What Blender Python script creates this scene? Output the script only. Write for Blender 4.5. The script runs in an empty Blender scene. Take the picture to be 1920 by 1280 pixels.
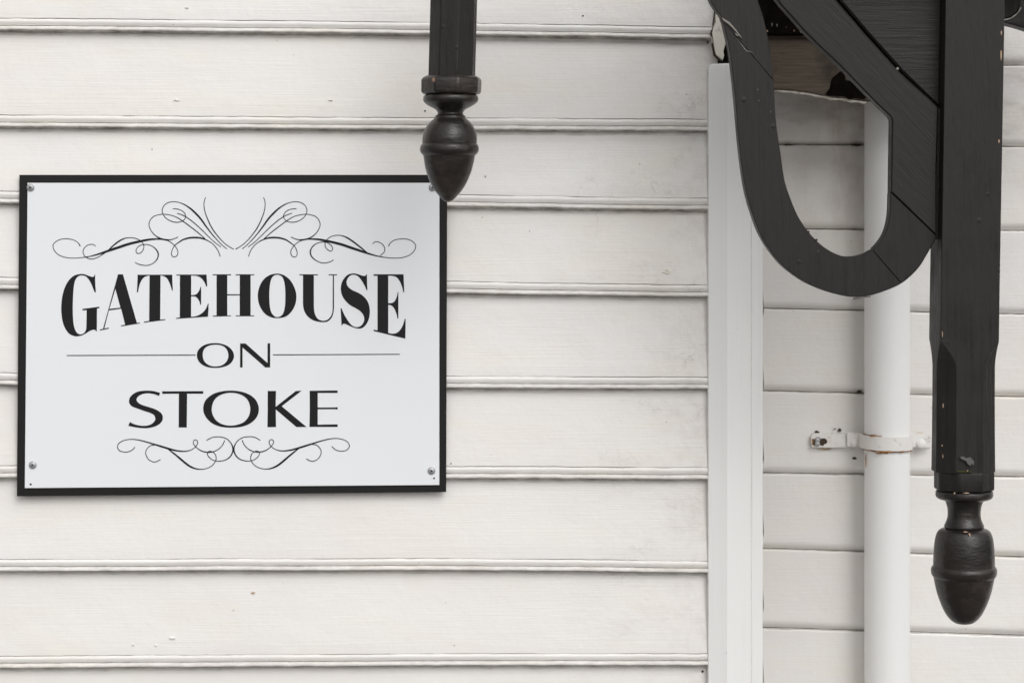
import bpy, bmesh, math, random
from mathutils import Vector, noise
from mathutils.geometry import tessellate_polygon
random.seed(7)
R = math.radians
scene = bpy.context.scene

# ------------------------------------------------------------------ camera
F = 4500.0                 # focal length in pixels of the 1920 px wide photograph
PSI = R(2.6)               # the camera looks a little to the right
CAM = Vector((0.96 - 4.5*math.sin(PSI), -4.5*math.cos(PSI), 2.6))
HY = 380.0                 # image row of the horizon
cam_data = bpy.data.cameras.new("camera")
cam = bpy.data.objects.new("camera", cam_data)
scene.collection.objects.link(cam)
cam.location = CAM
cam.rotation_euler = (R(90), 0, -PSI)
cam_data.sensor_width = 36.0
cam_data.lens = 36.0*F/1920.0
cam_data.shift_y = -(640.0-HY)/1920.0
cam_data.clip_end = 2000.0
cam_data.dof.use_dof = True
cam_data.dof.focus_distance = 4.42
cam_data.dof.aperture_fstop = 6.3
scene.camera = cam

# ------------------------------------------------------------------ world, sun, exposure
SUN_EL, SUN_AZ = R(42), R(20)      # overcast sun, high in front of the wall and to its right
world = bpy.data.worlds.new("World")
scene.world = world
world.use_nodes = True
wn = world.node_tree.nodes; wl = world.node_tree.links
bg = wn["Background"]
sky = wn.new("ShaderNodeTexSky"); sky.sky_type = 'NISHITA'; sky.sun_disc = False
sky.sun_elevation = SUN_EL; sky.sun_rotation = R(180) - SUN_AZ
sky.air_density = 1.0; sky.dust_density = 6.0; sky.ozone_density = 1.0
hsv = wn.new("ShaderNodeHueSaturation"); hsv.inputs["Saturation"].default_value = 0.10
wl.new(sky.outputs[0], hsv.inputs["Color"]); wl.new(hsv.outputs[0], bg.inputs[0])
bg.inputs[1].default_value = 0.13
sun_d = bpy.data.lights.new("sun", 'SUN'); sun_d.energy = 0.9; sun_d.angle = R(130); sun_d.color = (1.0, 0.98, 0.955)
sun = bpy.data.objects.new("sun", sun_d); scene.collection.objects.link(sun)
sd = Vector((math.sin(SUN_AZ)*math.cos(SUN_EL), -math.cos(SUN_AZ)*math.cos(SUN_EL), math.sin(SUN_EL)))
sun.rotation_euler = sd.to_track_quat('Z', 'Y').to_euler(); sun.location = (3, -6, 8)
scene.view_settings.view_transform = 'Standard'
scene.view_settings.look = 'None'
scene.view_settings.gamma = 1.0
scene.view_settings.use_curve_mapping = False
scene.view_settings.exposure = -0.10

# ------------------------------------------------------------------ helpers
RIGHT = Vector((math.cos(PSI), -math.sin(PSI), 0)); FWD = Vector((math.sin(PSI), math.cos(PSI), 0)); UP = Vector((0, 0, 1))
def P(px, py, y):
    """point of the plane at depth y that is seen at photograph pixel (px, py)"""
    d = RIGHT*((px-960.0)/F) + UP*((HY-py)/F) + FWD
    return CAM + d*((y-CAM.y)/d.y)
def scale_at(p):
    return (p-CAM).dot(FWD)/F
def link(o, parent=None):
    scene.collection.objects.link(o)
    if parent: o.parent = parent
    return o
def tag(o, label, cat, group=None):
    o["label"] = label; o["category"] = cat
    if group: o["group"] = group
    return o
def thing(name, label, cat, group=None):
    return tag(link(bpy.data.objects.new(name, None)), label, cat, group)
def finish(me, mats, smooth=None):
    for m in (mats if isinstance(mats, (list, tuple)) else [mats]): me.materials.append(m)
    bm = bmesh.new(); bm.from_mesh(me)
    bmesh.ops.recalc_face_normals(bm, faces=bm.faces); bm.to_mesh(me); bm.free()
    if smooth:
        me.shade_smooth(); me.set_sharp_from_angle(angle=R(smooth))
def mesh(name, verts, faces, mats, parent=None, smooth=None, mat_idx=None):
    me = bpy.data.meshes.new(name); me.from_pydata([tuple(v) for v in verts], [], faces)
    if mat_idx: me.polygons.foreach_set("material_index", mat_idx)
    finish(me, mats, smooth)
    return link(bpy.data.objects.new(name, me), parent)
def box(name, lo, hi, mat, parent=None, bev=0.0):
    (x0, y0, z0), (x1, y1, z1) = lo, hi
    bm = bmesh.new(); bmesh.ops.create_cube(bm, size=1)
    for v in bm.verts:
        v.co = Vector((x0 if v.co.x < 0 else x1, y0 if v.co.y < 0 else y1, z0 if v.co.z < 0 else z1))
    if bev: bmesh.ops.bevel(bm, geom=bm.edges[:], offset=bev, segments=2, affect='EDGES')
    me = bpy.data.meshes.new(name); bm.to_mesh(me); bm.free(); finish(me, mat, 40)
    return link(bpy.data.objects.new(name, me), parent)
def cr(pts, n=6, closed=False):
    """Catmull-Rom through points of any dimension"""
    out = []; N = len(pts)
    for i in range(N if closed else N-1):
        a = pts[i]; b = pts[(i+1) % N]
        p = pts[(i-1) % N] if (closed or i > 0) else a
        q = pts[(i+2) % N] if (closed or i < N-2) else b
        for k in range(n):
            t = k/n
            out.append(tuple(0.5*(2*B + (C-A)*t + (2*A-5*B+4*C-D)*t*t + (3*B-A-3*C+D)*t**3)
                             for A, B, C, D in zip(p, a, b, q)))
    if not closed: out.append(tuple(pts[-1]))
    return out
def contour(pts, n=5):
    """closed outline: runs between corner points (third value 1) are smoothed"""
    cs = [i for i, p in enumerate(pts) if len(p) > 2]
    if not cs: return cr([p[:2] for p in pts], n, True)
    pts = pts[cs[0]:] + pts[:cs[0]]; out = []; run = [pts[0]]
    for p in pts[1:] + [pts[0]]:
        run.append(p)
        if len(p) > 2:
            q = [r[:2] for r in run]
            out += [q[0]] if len(q) == 2 else cr(q, n)[:-1]
            run = [p]
    return out
def prism(name, loops, y, th, mat, parent, bev=0.0, smooth=35):
    """outline(s) in photograph pixels, standing at depth y and th thick, with an eased front edge"""
    loops = [[P(px, py, y) for px, py in lp] for lp in loops]
    verts, faces, fronts, idx = [], [], [], []
    for lp in loops:
        n = len(lp); base = len(verts)
        area = sum(lp[i].x*lp[(i+1) % n].z - lp[(i+1) % n].x*lp[i].z for i in range(n))
        sgn = 1 if area > 0 else -1
        if lp is not loops[0]: sgn = -sgn
        A = [Vector((p.x, y+bev, p.z)) for p in lp]; C = [Vector((p.x, y+th, p.z)) for p in lp]
        rings = [C, A]
        if bev:
            B = []
            for i in range(n):
                d1 = (lp[i]-lp[i-1]); d2 = (lp[(i+1) % n]-lp[i])
                d1 = d1.normalized() if d1.length > 1e-9 else d2.normalized(); d2 = d2.normalized() if d2.length > 1e-9 else d1
                t = d1+d2; t = t.normalized() if t.length > 1e-3 else d1
                B.append(Vector((lp[i].x - t.z*bev*sgn, y, lp[i].z + t.x*bev*sgn)))
            rings.append(B)
        for r in rings: verts += r
        for k in range(len(rings)-1):
            for i in range(n):
                j = (i+1) % n; o = base+k*n
                faces.append((o+i, o+j, o+n+j, o+n+i))
        fronts.append(rings[-1]); idx += [base+(len(rings)-1)*n+i for i in range(n)]
    for t in tessellate_polygon([[Vector((v.x, v.z, 0)) for v in f] for f in fronts]):
        faces.append(tuple(idx[i] for i in t))
    return mesh(name, verts, faces, mat, parent, smooth)
def lathe(name, prof, cx, y, mat, parent, seg=56, n=5, squash=1.0):
    """turned piece: prof = (row, radius[, corner]) in pixels round the leaning axis cx(row)"""
    cs = [i for i, p in enumerate(prof) if len(p) > 2]
    if 0 not in cs: cs = [0]+cs
    if len(prof)-1 not in cs: cs.append(len(prof)-1)
    pts = []
    for a, b in zip(cs, cs[1:]):
        q = [p[:2] for p in prof[a:b+1]]; pts += q[:-1] if len(q) == 2 else cr(q, n)[:-1]
    pts.append(prof[-1][:2])
    verts, faces = [], []
    for py, r in pts:
        c = P(cx(py), py, y); s = scale_at(c)
        for k in range(seg):
            a = 2*math.pi*k/seg
            verts.append((c.x+math.cos(a)*max(r, .05)*s, c.y+math.sin(a)*max(r, .05)*s*squash, c.z))
    for i in range(len(pts)-1):
        for k in range(seg):
            j = (k+1) % seg; faces.append((i*seg+k, i*seg+j, (i+1)*seg+j, (i+1)*seg+k))
    faces.append(tuple(range(seg))); faces.append(tuple(range((len(pts)-1)*seg, len(pts)*seg)))
    return mesh(name, verts, faces, mat, parent, 42)
def rings_mesh(name, rings, mat, parent, smooth=30):
    n = len(rings[0]); verts = [v for r in rings for v in r]; faces = []
    for i in range(len(rings)-1):
        for k in range(n):
            j = (k+1) % n; faces.append((i*n+k, i*n+j, (i+1)*n+j, (i+1)*n+k))
    faces += [tuple(range(n)), tuple(range((len(rings)-1)*n, len(rings)*n))]
    return mesh(name, verts, faces, mat, parent, smooth)

# ------------------------------------------------------------------ materials
class Mat:
    def __init__(s, name, rough=0.5, spec=0.5, metal=0.0):
        s.m = bpy.data.materials.new(name); s.m.use_nodes = True
        s.n = s.m.node_tree.nodes; s.l = s.m.node_tree.links; s.b = s.n["Principled BSDF"]
        s.b.inputs["Roughness"].default_value = rough; s.b.inputs["Specular IOR Level"].default_value = spec
        s.b.inputs["Metallic"].default_value = metal
        s.tc = s.n.new("ShaderNodeTexCoord").outputs["Object"]; s.h = None
    def noise(s, scale, sx=1, sy=1, sz=1, detail=4, rough=0.55, off=0):
        mp = s.n.new("ShaderNodeMapping"); mp.inputs["Scale"].default_value = (sx, sy, sz); mp.inputs["Location"].default_value = (off, off*.7, off*1.3)
        s.l.new(s.tc, mp.inputs[0]); t = s.n.new("ShaderNodeTexNoise")
        t.inputs["Scale"].default_value = scale; t.inputs["Detail"].default_value = detail; t.inputs["Roughness"].default_value = rough
        s.l.new(mp.outputs[0], t.inputs["Vector"]); return t.outputs["Fac"]
    def ramp(s, x, a, b):
        r = s.n.new("ShaderNodeMapRange"); r.inputs[1].default_value = a; r.inputs[2].default_value = b
        s.l.new(x, r.inputs[0]); return r.outputs[0]
    def math(s, op, x, y):
        m = s.n.new("ShaderNodeMath"); m.operation = op
        for i, v in enumerate((x, y)):
            if isinstance(v, (int, float)): m.inputs[i].default_value = v
            else: s.l.new(v, m.inputs[i])
        return m.outputs[0]
    def axis(s, i):
        x = s.n.new("ShaderNodeSeparateXYZ"); s.l.new(s.tc, x.inputs[0]); return x.outputs[i]
    def mix(s, fac, a, b):
        m = s.n.new("ShaderNodeMix"); m.data_type = 'RGBA'
        if isinstance(fac, (int, float)): m.inputs[0].default_value = fac
        else: s.l.new(fac, m.inputs[0])
        for i, v in ((6, a), (7, b)):
            if isinstance(v, tuple): m.inputs[i].default_value = (*v, 1)
            else: s.l.new(v, m.inputs[i])
        return m.outputs[2]
    def cracks(s, scale, width, sx=1, sy=1, sz=1, warp=None):
        mp = s.n.new("ShaderNodeMapping"); mp.inputs["Scale"].default_value = (sx, sy, sz); s.l.new(s.tc, mp.inputs[0])
        v = s.n.new("ShaderNodeTexVoronoi"); v.feature = 'DISTANCE_TO_EDGE'; v.inputs["Scale"].default_value = scale
        nz = s.n.new("ShaderNodeTexNoise"); nz.inputs["Scale"].default_value = scale*1.7; nz.inputs["Detail"].default_value = 4
        s.l.new(mp.outputs[0], nz.inputs["Vector"])
        ad = s.n.new("ShaderNodeVectorMath"); ad.operation = 'MULTIPLY_ADD'; ad.inputs[1].default_value = (1.2/scale,)*3
        s.l.new(nz.outputs["Color"], ad.inputs[0]); s.l.new(mp.outputs[0], ad.inputs[2]); s.l.new(ad.outputs[0], v.inputs["Vector"])
        return s.ramp(v.outputs["Distance"], width, 0.0)
    def specks(s, scale, size):
        v = s.n.new("ShaderNodeTexVoronoi"); v.inputs["Scale"].default_value = scale; s.l.new(s.tc, v.inputs["Vector"])
        return s.ramp(v.outputs["Distance"], size, size*0.4)
    def bump(s, height, strength, dist):
        b = s.n.new("ShaderNodeBump"); b.inputs["Strength"].default_value = strength; b.inputs["Distance"].default_value = dist
        s.l.new(height, b.inputs["Height"])
        if s.h: s.l.new(s.h, b.inputs["Normal"])
        s.h = b.outputs[0]; s.l.new(s.h, s.b.inputs["Normal"])
    def color(s, c):
        if isinstance(c, tuple): s.b.inputs["Base Color"].default_value = (*c, 1)
        else: s.l.new(c, s.b.inputs["Base Color"])
        return s.m

def white_boards(name, grime_shade, axis_long=0, aged=0.0, stain=False):
    """gloss white paint brushed along old boards"""
    m = Mat(name, 0.42, 0.4)
    st = (2.2, 30, 120) if axis_long == 0 else (90, 90, 1.6)
    strokes = m.noise(3.2, *st, detail=5, rough=0.6)
    lumps = m.noise(26, detail=3)
    m.bump(strokes, 0.42, 0.0012); m.bump(lumps, 0.30, 0.0024)
    m.bump(m.ramp(m.noise(7, 1, 1, 1, detail=5, rough=.6, off=21), .2, .8), 0.3, 0.006)
    tint = m.mix(m.ramp(m.noise(3.3, 1, 1, 2.2, detail=3), 0.35, 0.7), (0.80, 0.788, 0.772), (0.765, 0.744, 0.728))
    tint = m.mix(m.ramp(m.noise(5.0, 1, 1, 3, detail=2, off=9), 0.5, 0.75), tint, (0.80, 0.77, 0.715))
    if axis_long == 2:
        tint = m.mix(m.math('MULTIPLY', m.ramp(m.noise(2.2, 60, 60, 1.2, detail=5, rough=.65, off=5), .5, .72), .22), tint, (0.60, 0.58, 0.55))
    oi = m.n.new('ShaderNodeObjectInfo').outputs['Random']
    tint = m.mix(m.math('MULTIPLY', oi, 0.38), tint, (0.79, 0.757, 0.715))
    tint = m.mix(m.math('MULTIPLY', m.ramp(m.noise(2.4, 1, 1, 1.5, detail=3, off=17), 0.52, 0.72), 0.36), tint, (0.80, 0.75, 0.675))
    # old paint that has crazed and gone dull in patches towards the corner of the house
    x = m.axis(0)
    patch = m.math('MULTIPLY', m.ramp(m.noise(7, 1, 1, 1.6, detail=4, off=3), 0.47, 0.66), m.ramp(x, 0.95, 1.3)) if aged else None
    if aged:
        cr_ = m.math('MULTIPLY', m.cracks(34, 0.05, 0.8, 1, 1.1), m.ramp(m.noise(11, detail=4, off=5), 0.5, 0.66))
        cr_ = m.math('MULTIPLY', cr_, m.math('ADD', patch, 0.0))
        m.bump(cr_, -0.5, 0.0012)
        rough = m.math('MULTIPLY', m.noise(60, detail=5, rough=0.7, off=2), patch); m.bump(rough, 0.5, 0.003)
        tint = m.mix(m.math('MULTIPLY', patch, 0.24), tint, (0.58, 0.53, 0.48))
        edge = m.math('MULTIPLY', m.ramp(x, 1.20, 1.335), m.ramp(m.noise(42, 1, 1, 1, detail=6, rough=0.72, off=15), 0.45, 0.70))
        m.bump(edge, -0.25, 0.0012)
        tint = m.mix(m.math('MULTIPLY', edge, 0.24), tint, (0.40, 0.33, 0.28))
        tint = m.mix(m.math('MULTIPLY', cr_, 0.65), tint, (0.20, 0.17, 0.14))
    sp = m.math('MULTIPLY', m.specks(26, 0.045), m.ramp(m.noise(5, off=4), 0.52, 0.58))
    tint = m.mix(m.math('MULTIPLY', sp, 0.7), tint, (0.18, 0.14, 0.11))
    if stain:
        z = m.axis(2)
        streak = m.math('MULTIPLY', m.ramp(m.noise(3, 5, 5, 1.6, detail=6, rough=0.68, off=7), 0.42, 0.66), m.ramp(z, 2.30, 2.75))
        near = m.math('MULTIPLY', m.ramp(x, 1.52, 1.66), m.ramp(x, 1.82, 1.70))
        tint = m.mix(m.math('MULTIPLY', m.math('MULTIPLY', streak, near), 0.52), tint, (0.36, 0.28, 0.22))
        tint = m.mix(m.math('MULTIPLY', m.math('MULTIPLY', m.ramp(m.noise(9, 1, 1, 2.5, detail=5, off=12), 0.48, 0.68), m.ramp(z, 2.62, 2.78)), 0.5), tint, (0.33, 0.27, 0.22))
    if grime_shade:
        tint = m.mix(grime_shade*0.5, tint, (0.50, 0.45, 0.38))  # even tan puts brown underside shade into the paint colour
        g = m.math('MULTIPLY', m.ramp(m.noise(30, 1, 1, 2.2, detail=6, rough=0.7), 0.36, 0.66), grime_shade)
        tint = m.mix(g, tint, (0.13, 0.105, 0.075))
    return m.color(tint)
M = {}
M['boards'] = white_boards('white_board_paint', 0.0, aged=1.0)
M['lip'] = white_boards('board_edge_mildew_shade', 0.85)  # mildew, with the shade under each lap painted in
M['top_grime_shade'] = white_boards('board_top_grime_shade', 0.26)  # grime below the laps with shade painted in; also dulls bright fillets
M['back_boards'] = white_boards('white_recess_paint', 0.0, stain=True)
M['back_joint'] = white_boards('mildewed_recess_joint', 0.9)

m = Mat('white_trim_paint', 0.36, 0.4)
st = m.noise(2.2, 60, 60, 1.2, detail=5, rough=.65); m.bump(st, 0.22, 0.001); m.bump(m.noise(22, 1, 1, .5, detail=4), 0.25, 0.002)
t_ = m.mix(m.math('MULTIPLY', m.ramp(st, .5, .72), .3), (0.845, 0.845, 0.835), (0.74, 0.73, 0.71))
M['corner'] = m.color(m.mix(m.math('MULTIPLY', m.math('MULTIPLY', m.specks(30, .05), m.ramp(m.noise(6, off=3), .5, .56)), .5), t_, (0.3, 0.26, 0.22)))
m = Mat('chipped_white_paint', 0.6, 0.3)
c = m.mix(m.ramp(m.noise(8), 0.35, 0.65), (0.76, 0.73, 0.66), (0.66, 0.62, 0.55))
m.bump(m.noise(50, detail=5), 0.4, 0.002)
M['chipped'] = m.color(m.mix(m.math('MULTIPLY', m.ramp(m.noise(40, detail=5, off=3), 0.56, 0.66), .6), c, (0.22, 0.17, 0.12)))

def black_wood(name, long_axis, chips=0.15, base=0.0092, turn=0.0, grain=0.5, lump=0.34):
    m = Mat(name, 0.44, 0.34)
    if turn:
        tm = m.n.new('ShaderNodeMapping'); tm.inputs['Rotation'].default_value = (0, R(turn), 0); m.l.new(m.tc, tm.inputs[0]); m.tc = tm.outputs[0]
    st = [70, 70, 70]; st[long_axis] = 2.0
    m.bump(m.noise(4, *st, detail=5, rough=0.65), grain, 0.0014)
    m.bump(m.noise(24, *[a*.06+.6 for a in st], detail=5, rough=0.6), lump, 0.003)
    blister = m.specks(32, 0.16); m.bump(m.math('MULTIPLY', blister, m.ramp(m.noise(9, off=6), 0.52, 0.6)), 0.5, 0.0012)
    r = m.math('ADD', m.math('MULTIPLY', m.ramp(m.noise(14, detail=5), 0.3, 0.75), 0.5), m.math('MULTIPLY', m.ramp(m.noise(2.2, *st, detail=6, rough=0.7, off=4), 0.35, 0.65), 0.5))
    rr = m.n.new("ShaderNodeMapRange"); rr.inputs[3].default_value = 0.25; rr.inputs[4].default_value = 0.72
    m.l.new(r, rr.inputs[0]); m.l.new(rr.outputs[0], m.b.inputs["Roughness"])
    col = m.mix(r, (base, base*.89, base*.84), (base*2.1, base*1.72, base*1.55))
    ch = m.math('MULTIPLY', m.specks(46, 0.10), m.ramp(m.noise(12, off=2), 0.60, 0.64))
    col = m.mix(m.math('MULTIPLY', ch, chips), col, (0.42, 0.28, 0.20))
    return m.color(col)
M['black_v'] = black_wood('black_paint_upright', 2)
M['black_h'] = black_wood('black_paint_across', 0, lump=0.22)
M['black_d'] = black_wood('black_paint_diagonal', 0, turn=-47, grain=0.24, lump=0.16)
m = Mat('black_paint_turned', 0.29, 0.42)
m.bump(m.noise(30, 1, 1, 2, detail=5, rough=.6), 0.65, 0.003); m.bump(m.noise(40, 1, 1, 9, detail=5), 0.35, 0.0012)
r = m.ramp(m.noise(11, detail=5), 0.3, 0.75)
c = m.mix(r, (0.011, 0.0095, 0.0088), (0.026, 0.020, 0.0175))
c = m.mix(m.math('MULTIPLY', m.ramp(m.noise(19, detail=6, rough=.7, off=11), .5, .68), .55), c, (0.060, 0.047, 0.040))
c = m.mix(m.math('MULTIPLY', m.ramp(m.noise(34, detail=6, off=1), 0.73, 0.755), 0.7), c, (0.36, 0.20, 0.14))
M['turned'] = m.color(c)
m = Mat('bare_chip', 0.7, 0.2)
M['bare'] = m.color(m.mix(m.noise(120), (0.40, 0.26, 0.16), (0.55, 0.43, 0.33)))
m = Mat('pale_splinter', 0.6, 0.3); M['splinter'] = m.color((0.24, 0.215, 0.195))
m = Mat('peeling_flake', 0.5, 0.4); M['flake'] = m.color((0.10, 0.095, 0.095))
m = Mat('moss', 0.9, 0.1); M['moss'] = m.color(m.mix(m.noise(90), (0.035, 0.04, 0.012), (0.075, 0.075, 0.018)))
m = Mat('bare_weathered_wood', 0.8, 0.2)
g = m.noise(5, 2.2, 30, 40, detail=6, rough=0.7); m.bump(g, 0.5, 0.002)
c = m.mix(m.ramp(g, 0.3, 0.7), (0.075, 0.058, 0.044), (0.15, 0.122, 0.096))
M['bare_wood'] = m.color(m.mix(m.ramp(m.noise(12, detail=5, off=2), 0.52, 0.7), c, (0.05, 0.04, 0.033)))
m = Mat('rot_and_shade_black', 1.0, 0.0); M['rot'] = m.color(m.mix(m.noise(60), (0.003, 0.003, 0.003), (0.012, 0.009, 0.007)))  # rotten wood; same black also stands in for canopy and gap shade
m = Mat('dark_gap_timber', 0.9, 0.1); M['gap'] = m.color((0.05, 0.042, 0.035))

m = Mat('sign_white', 0.42, 0.25)
M['sign_white'] = m.color(m.mix(m.ramp(m.noise(2.0, detail=2), 0.35, 0.65), (0.79, 0.81, 0.835), (0.80, 0.815, 0.835)))
m = Mat('sign_black', 0.5, 0.25); m.bump(m.noise(240, detail=3), 0.12, 0.0006); M['sign_black'] = m.color((0.0105, 0.0098, 0.0098))
m = Mat('print_black', 0.5, 0.2); M['print'] = m.color((0.012, 0.011, 0.012))
m = Mat('zinc_screw', 0.4, 0.5, 0.35); M['zinc'] = m.color(m.mix(m.noise(300), (0.50, 0.50, 0.51), (0.34, 0.34, 0.35)))
m = Mat('screw_recess', 0.8, 0.2); M['recess'] = m.color((0.02, 0.02, 0.02))

m = Mat('white_pipe_paint', 0.33, 0.45); m.bump(m.noise(6, 3, 3, 60, detail=5), 0.25, 0.001); m.bump(m.noise(20, detail=4), 0.2, 0.0025)
M['pipe'] = m.color(m.mix(m.noise(5), (0.84, 0.84, 0.835), (0.81, 0.805, 0.80)))
def strap_mat(name, amount):
    m = Mat(name, 0.55, 0.3); m.bump(m.noise(60, detail=5), 0.5, 0.0025)
    c = m.mix(m.noise(20), (0.80, 0.79, 0.77), (0.72, 0.69, 0.66))
    c = m.mix(m.math('MULTIPLY', m.ramp(m.noise(45, 1, 1, 1, detail=6, rough=.7), 0.60, 0.72), amount), c, (0.42, 0.19, 0.06))
    return m.color(m.mix(m.math('MULTIPLY', m.ramp(m.noise(38, detail=6, off=8, rough=.7), 0.60, 0.68), amount*.8), c, (0.05, 0.03, 0.02)))
M['strap'] = strap_mat('painted_rusty_strap', 0.45)
M['rust'] = strap_mat('rusty_edge', 1.0)
m = Mat('rust', 0.85, 0.2); M['rust_only'] = m.color(m.mix(m.ramp(m.noise(80, detail=5), .35, .65), (0.40, 0.19, 0.06), (0.07, 0.035, 0.018)))
m = Mat('rust_wash', 0.7, 0.2); M['rust_wash'] = m.color(m.mix(m.noise(70, detail=5), (0.62, 0.50, 0.36), (0.46, 0.30, 0.16)))
m = Mat('black_mould', 0.9, 0.1); M['mould'] = m.color(m.mix(m.noise(150), (0.03, 0.022, 0.017), (0.10, 0.075, 0.055)))
m = Mat('paving', 0.85, 0.3); m.bump(m.noise(60), 0.4, 0.01)
M['paving'] = m.color(m.mix(m.noise(3, detail=6), (0.13, 0.128, 0.124), (0.18, 0.176, 0.17)))
m = Mat('roof_iron', 0.5, 0.4); M['roof'] = m.color((0.16, 0.16, 0.165))

# ------------------------------------------------------------------ ground
g = mesh('ground', [(-600, -600, 0), (600, -600, 0), (600, 600, 0), (-600, 600, 0)], [(0, 1, 2, 3)], M['paving'])
g["kind"] = "structure"

# ------------------------------------------------------------------ front wall of beaded weatherboards
XL = -1.7; SPOTS = []
XC = P(1346, 600, -0.012).x          # where the boards stop at the corner trim
XE = P(1430, 600, -0.028).x            # outer corner of the house
wall = thing('weatherboard_wall', 'white weatherboard wall of wide boards with beaded lower edges, behind the sign', 'wall')
LIPS = [(55, 63.5, 72), (237, 242, 244.5), (379.5, 386, 393), (541, 549, 555.5), (720, 726.5, 728), (894, 895, 897.5), (1070, 1067.5, 1072.5), (1251, 1246, 1246)]
LIPS = [(-115-174*k, -108-173*k, -102-172*k) for k in range(6, -1, -1)] + LIPS + [(1425+175*k, 1420+175*k, 1420+175*k) for k in range(7)]
def interp(pts, x):
    for (x0, z0), (x1, z1) in zip(pts, pts[1:]):
        if x <= x1: break
    return z0+(z1-z0)*(x-x0)/(x1-x0)
def lip_line(k):
    return [(P(px, py, -0.0215).x, P(px, py, -0.0215).z) for px, py in zip((0, 850, 1328), LIPS[k])]
lines = [lip_line(k) for k in range(len(LIPS))]
def nz(x, a, b=0.0): return noise.noise(Vector((x*a, b, b*0.37)))
def frange(a, b, st):
    n = max(1, round((b-a)/st)); return [a+(b-a)*i/n for i in range(n+1)]
PROF = [  # (height above the lip, how far it stands out) in mm, from the groove down
    (21.5, 18.7, 'g'), (20.7, 13.5, 'c'), (19.8, 18.2, 'g'), (18.4, 19.5, 'b'), (16.2, 20.4, 'b'), (13.0, 19.9, 'b'), (10.2, 18.7, 'b'), (8.2, 17.6, 'b'),
    (7.4, 13.4, 'd'), (6.7, 18.4, 'l'), (5.5, 20.9, 'l'), (2.2, 21.8, 'l'), (0.6, 21.7, 'l'), (-0.4, 20.7, 'l'), (-2.4, 13.5, 'u'), (-4.6, 5.2, 'u')]
for k in range(1, len(LIPS)):
    seen = 6 < k < 17
    if lines[k][0][1] < 0.12: continue
    xs = frange(XL, P(-25, 0, 0).x, 0.06)[:-1] + frange(P(-25, 0, 0).x, XC, 0.0045) if seen else frange(XL, XC, 0.08)
    verts, faces, mi = [], [], []; sd_ = k*13.7
    ncol = len(PROF)+7
    thick = 1.0 + 0.22*math.sin(k*2.3)
    for x in xs:
        zk = interp(lines[k], x); zu = interp(lines[k-1], x)
        w = 1.1*nz(x, 6, sd_) + 0.7*nz(x, 32, sd_+3) + 0.35*nz(x, 120, sd_+5)
        crk = max(0.0, min(1.0, 0.62 + 1.5*nz(x, 7, sd_+9) + 0.8*nz(x, 38, sd_+11)))
        row = []
        H = (zu-zk)*1000
        warp = 0.9*nz(x, 2.2, sd_+2)
        for hh in (H+12, H-1.0, H-7.6-2.0*(1+nz(x, 16, sd_+81))-1.5*nz(x, 70, sd_+83)):
            t = (H+12-hh)/(H-11); row.append((hh, 3.0+15.7*t+warp*math.sin(math.pi*t)))
        for t in (0.35, 0.6, 0.85, 1.0):
            h = (H+12)*(1-t) + 23.0*t; o = 3.0*(1-t) + 18.7*t + warp*math.sin(math.pi*t)
            row.append((h + (0.9*w if t == 1 else 0), o))
        for h, o, tp in PROF:
            if tp == 'g': h += 0.9*w + 0.3*nz(x, 160, sd_+21)
            if tp == 'c': h += 0.9*w; o = 18.4 - 6.5*crk
            if tp == 'b': h += 0.7*w; o += 0.7*nz(x, 24, sd_+31) + 0.4*nz(x, 90, sd_+33)
            if tp == 'd': h += 0.8*w + 0.6*nz(x, 50, sd_+43); o += 1.6*nz(x, 14, sd_+41)
            if tp == 'l': h += 0.8*w + 0.5*nz(x, 60, sd_+51); o += 0.4*nz(x, 25, sd_+53)
            if tp == 'u': h = h*thick + 0.9*nz(x, 26, sd_+61) + 0.5*nz(x, 90, sd_+63); o += 0.5*nz(x, 60, sd_+67)
            row.append((h, o))
        for h, o in row: verts.append((x, -o/1000, zk+h/1000))
    for i in range(len(xs)-1):
        for j in range(ncol-1):
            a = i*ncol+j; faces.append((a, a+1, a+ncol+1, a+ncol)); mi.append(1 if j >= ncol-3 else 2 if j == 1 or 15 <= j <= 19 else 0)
    mesh('weatherboard', verts, faces, [M['boards'], M['lip'], M['top_grime_shade']], wall, 50, mi)
for i, (x, y, rx, ry, mm) in enumerate([(475, 1111, 5.5, 3, 'bare'), (797, 208, 2.2, 2.2, 'recess'), (845.5, 868.5, 1.6, 1.6, 'recess'), (285, 280, 1.4, 1.2, 'mould'), (331, 188, 7, 3.2, 'boards'),
        (322, 1196, 8, 4, 'boards'), (250, 1208.5, 3, 2, 'boards'), (292, 1209.5, 3, 2, 'boards'), (350, 14.5, 5, 1.2, 'boards'), (1250, 510, 8, 6, 'chipped'), (910, 331, 1.6, 1.5, 'mould'), (1317, 1258, 3.5, 3, 'mould'), (620, 188, 5, 2, 'boards'), (1093, 30, 2, 2, 'mould')]):
    SPOTS.append((x, y, rx, ry, mm))
box('wall_framing', (XL, 0.003, 0.0), (XE-0.004, 0.62, 4.2), M['gap'], wall)
# boards round the corner, facing the recess
rb_v, rb_f = [], []
for k in range(30):
    z0 = 0.02+k*0.139; b = len(rb_v)
    for y in (-0.002, 0.39):
        for z, o in ((0, .012), (.012, .016), (.139, .004)): rb_v.append((XE-0.003+o*0.6, y, z0+z))
    for j in range(2): rb_f.append((b+j, b+j+1, b+j+4, b+j+3))
o = mesh('return_boards', rb_v, rb_f, M['back_boards'], wall)
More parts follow.
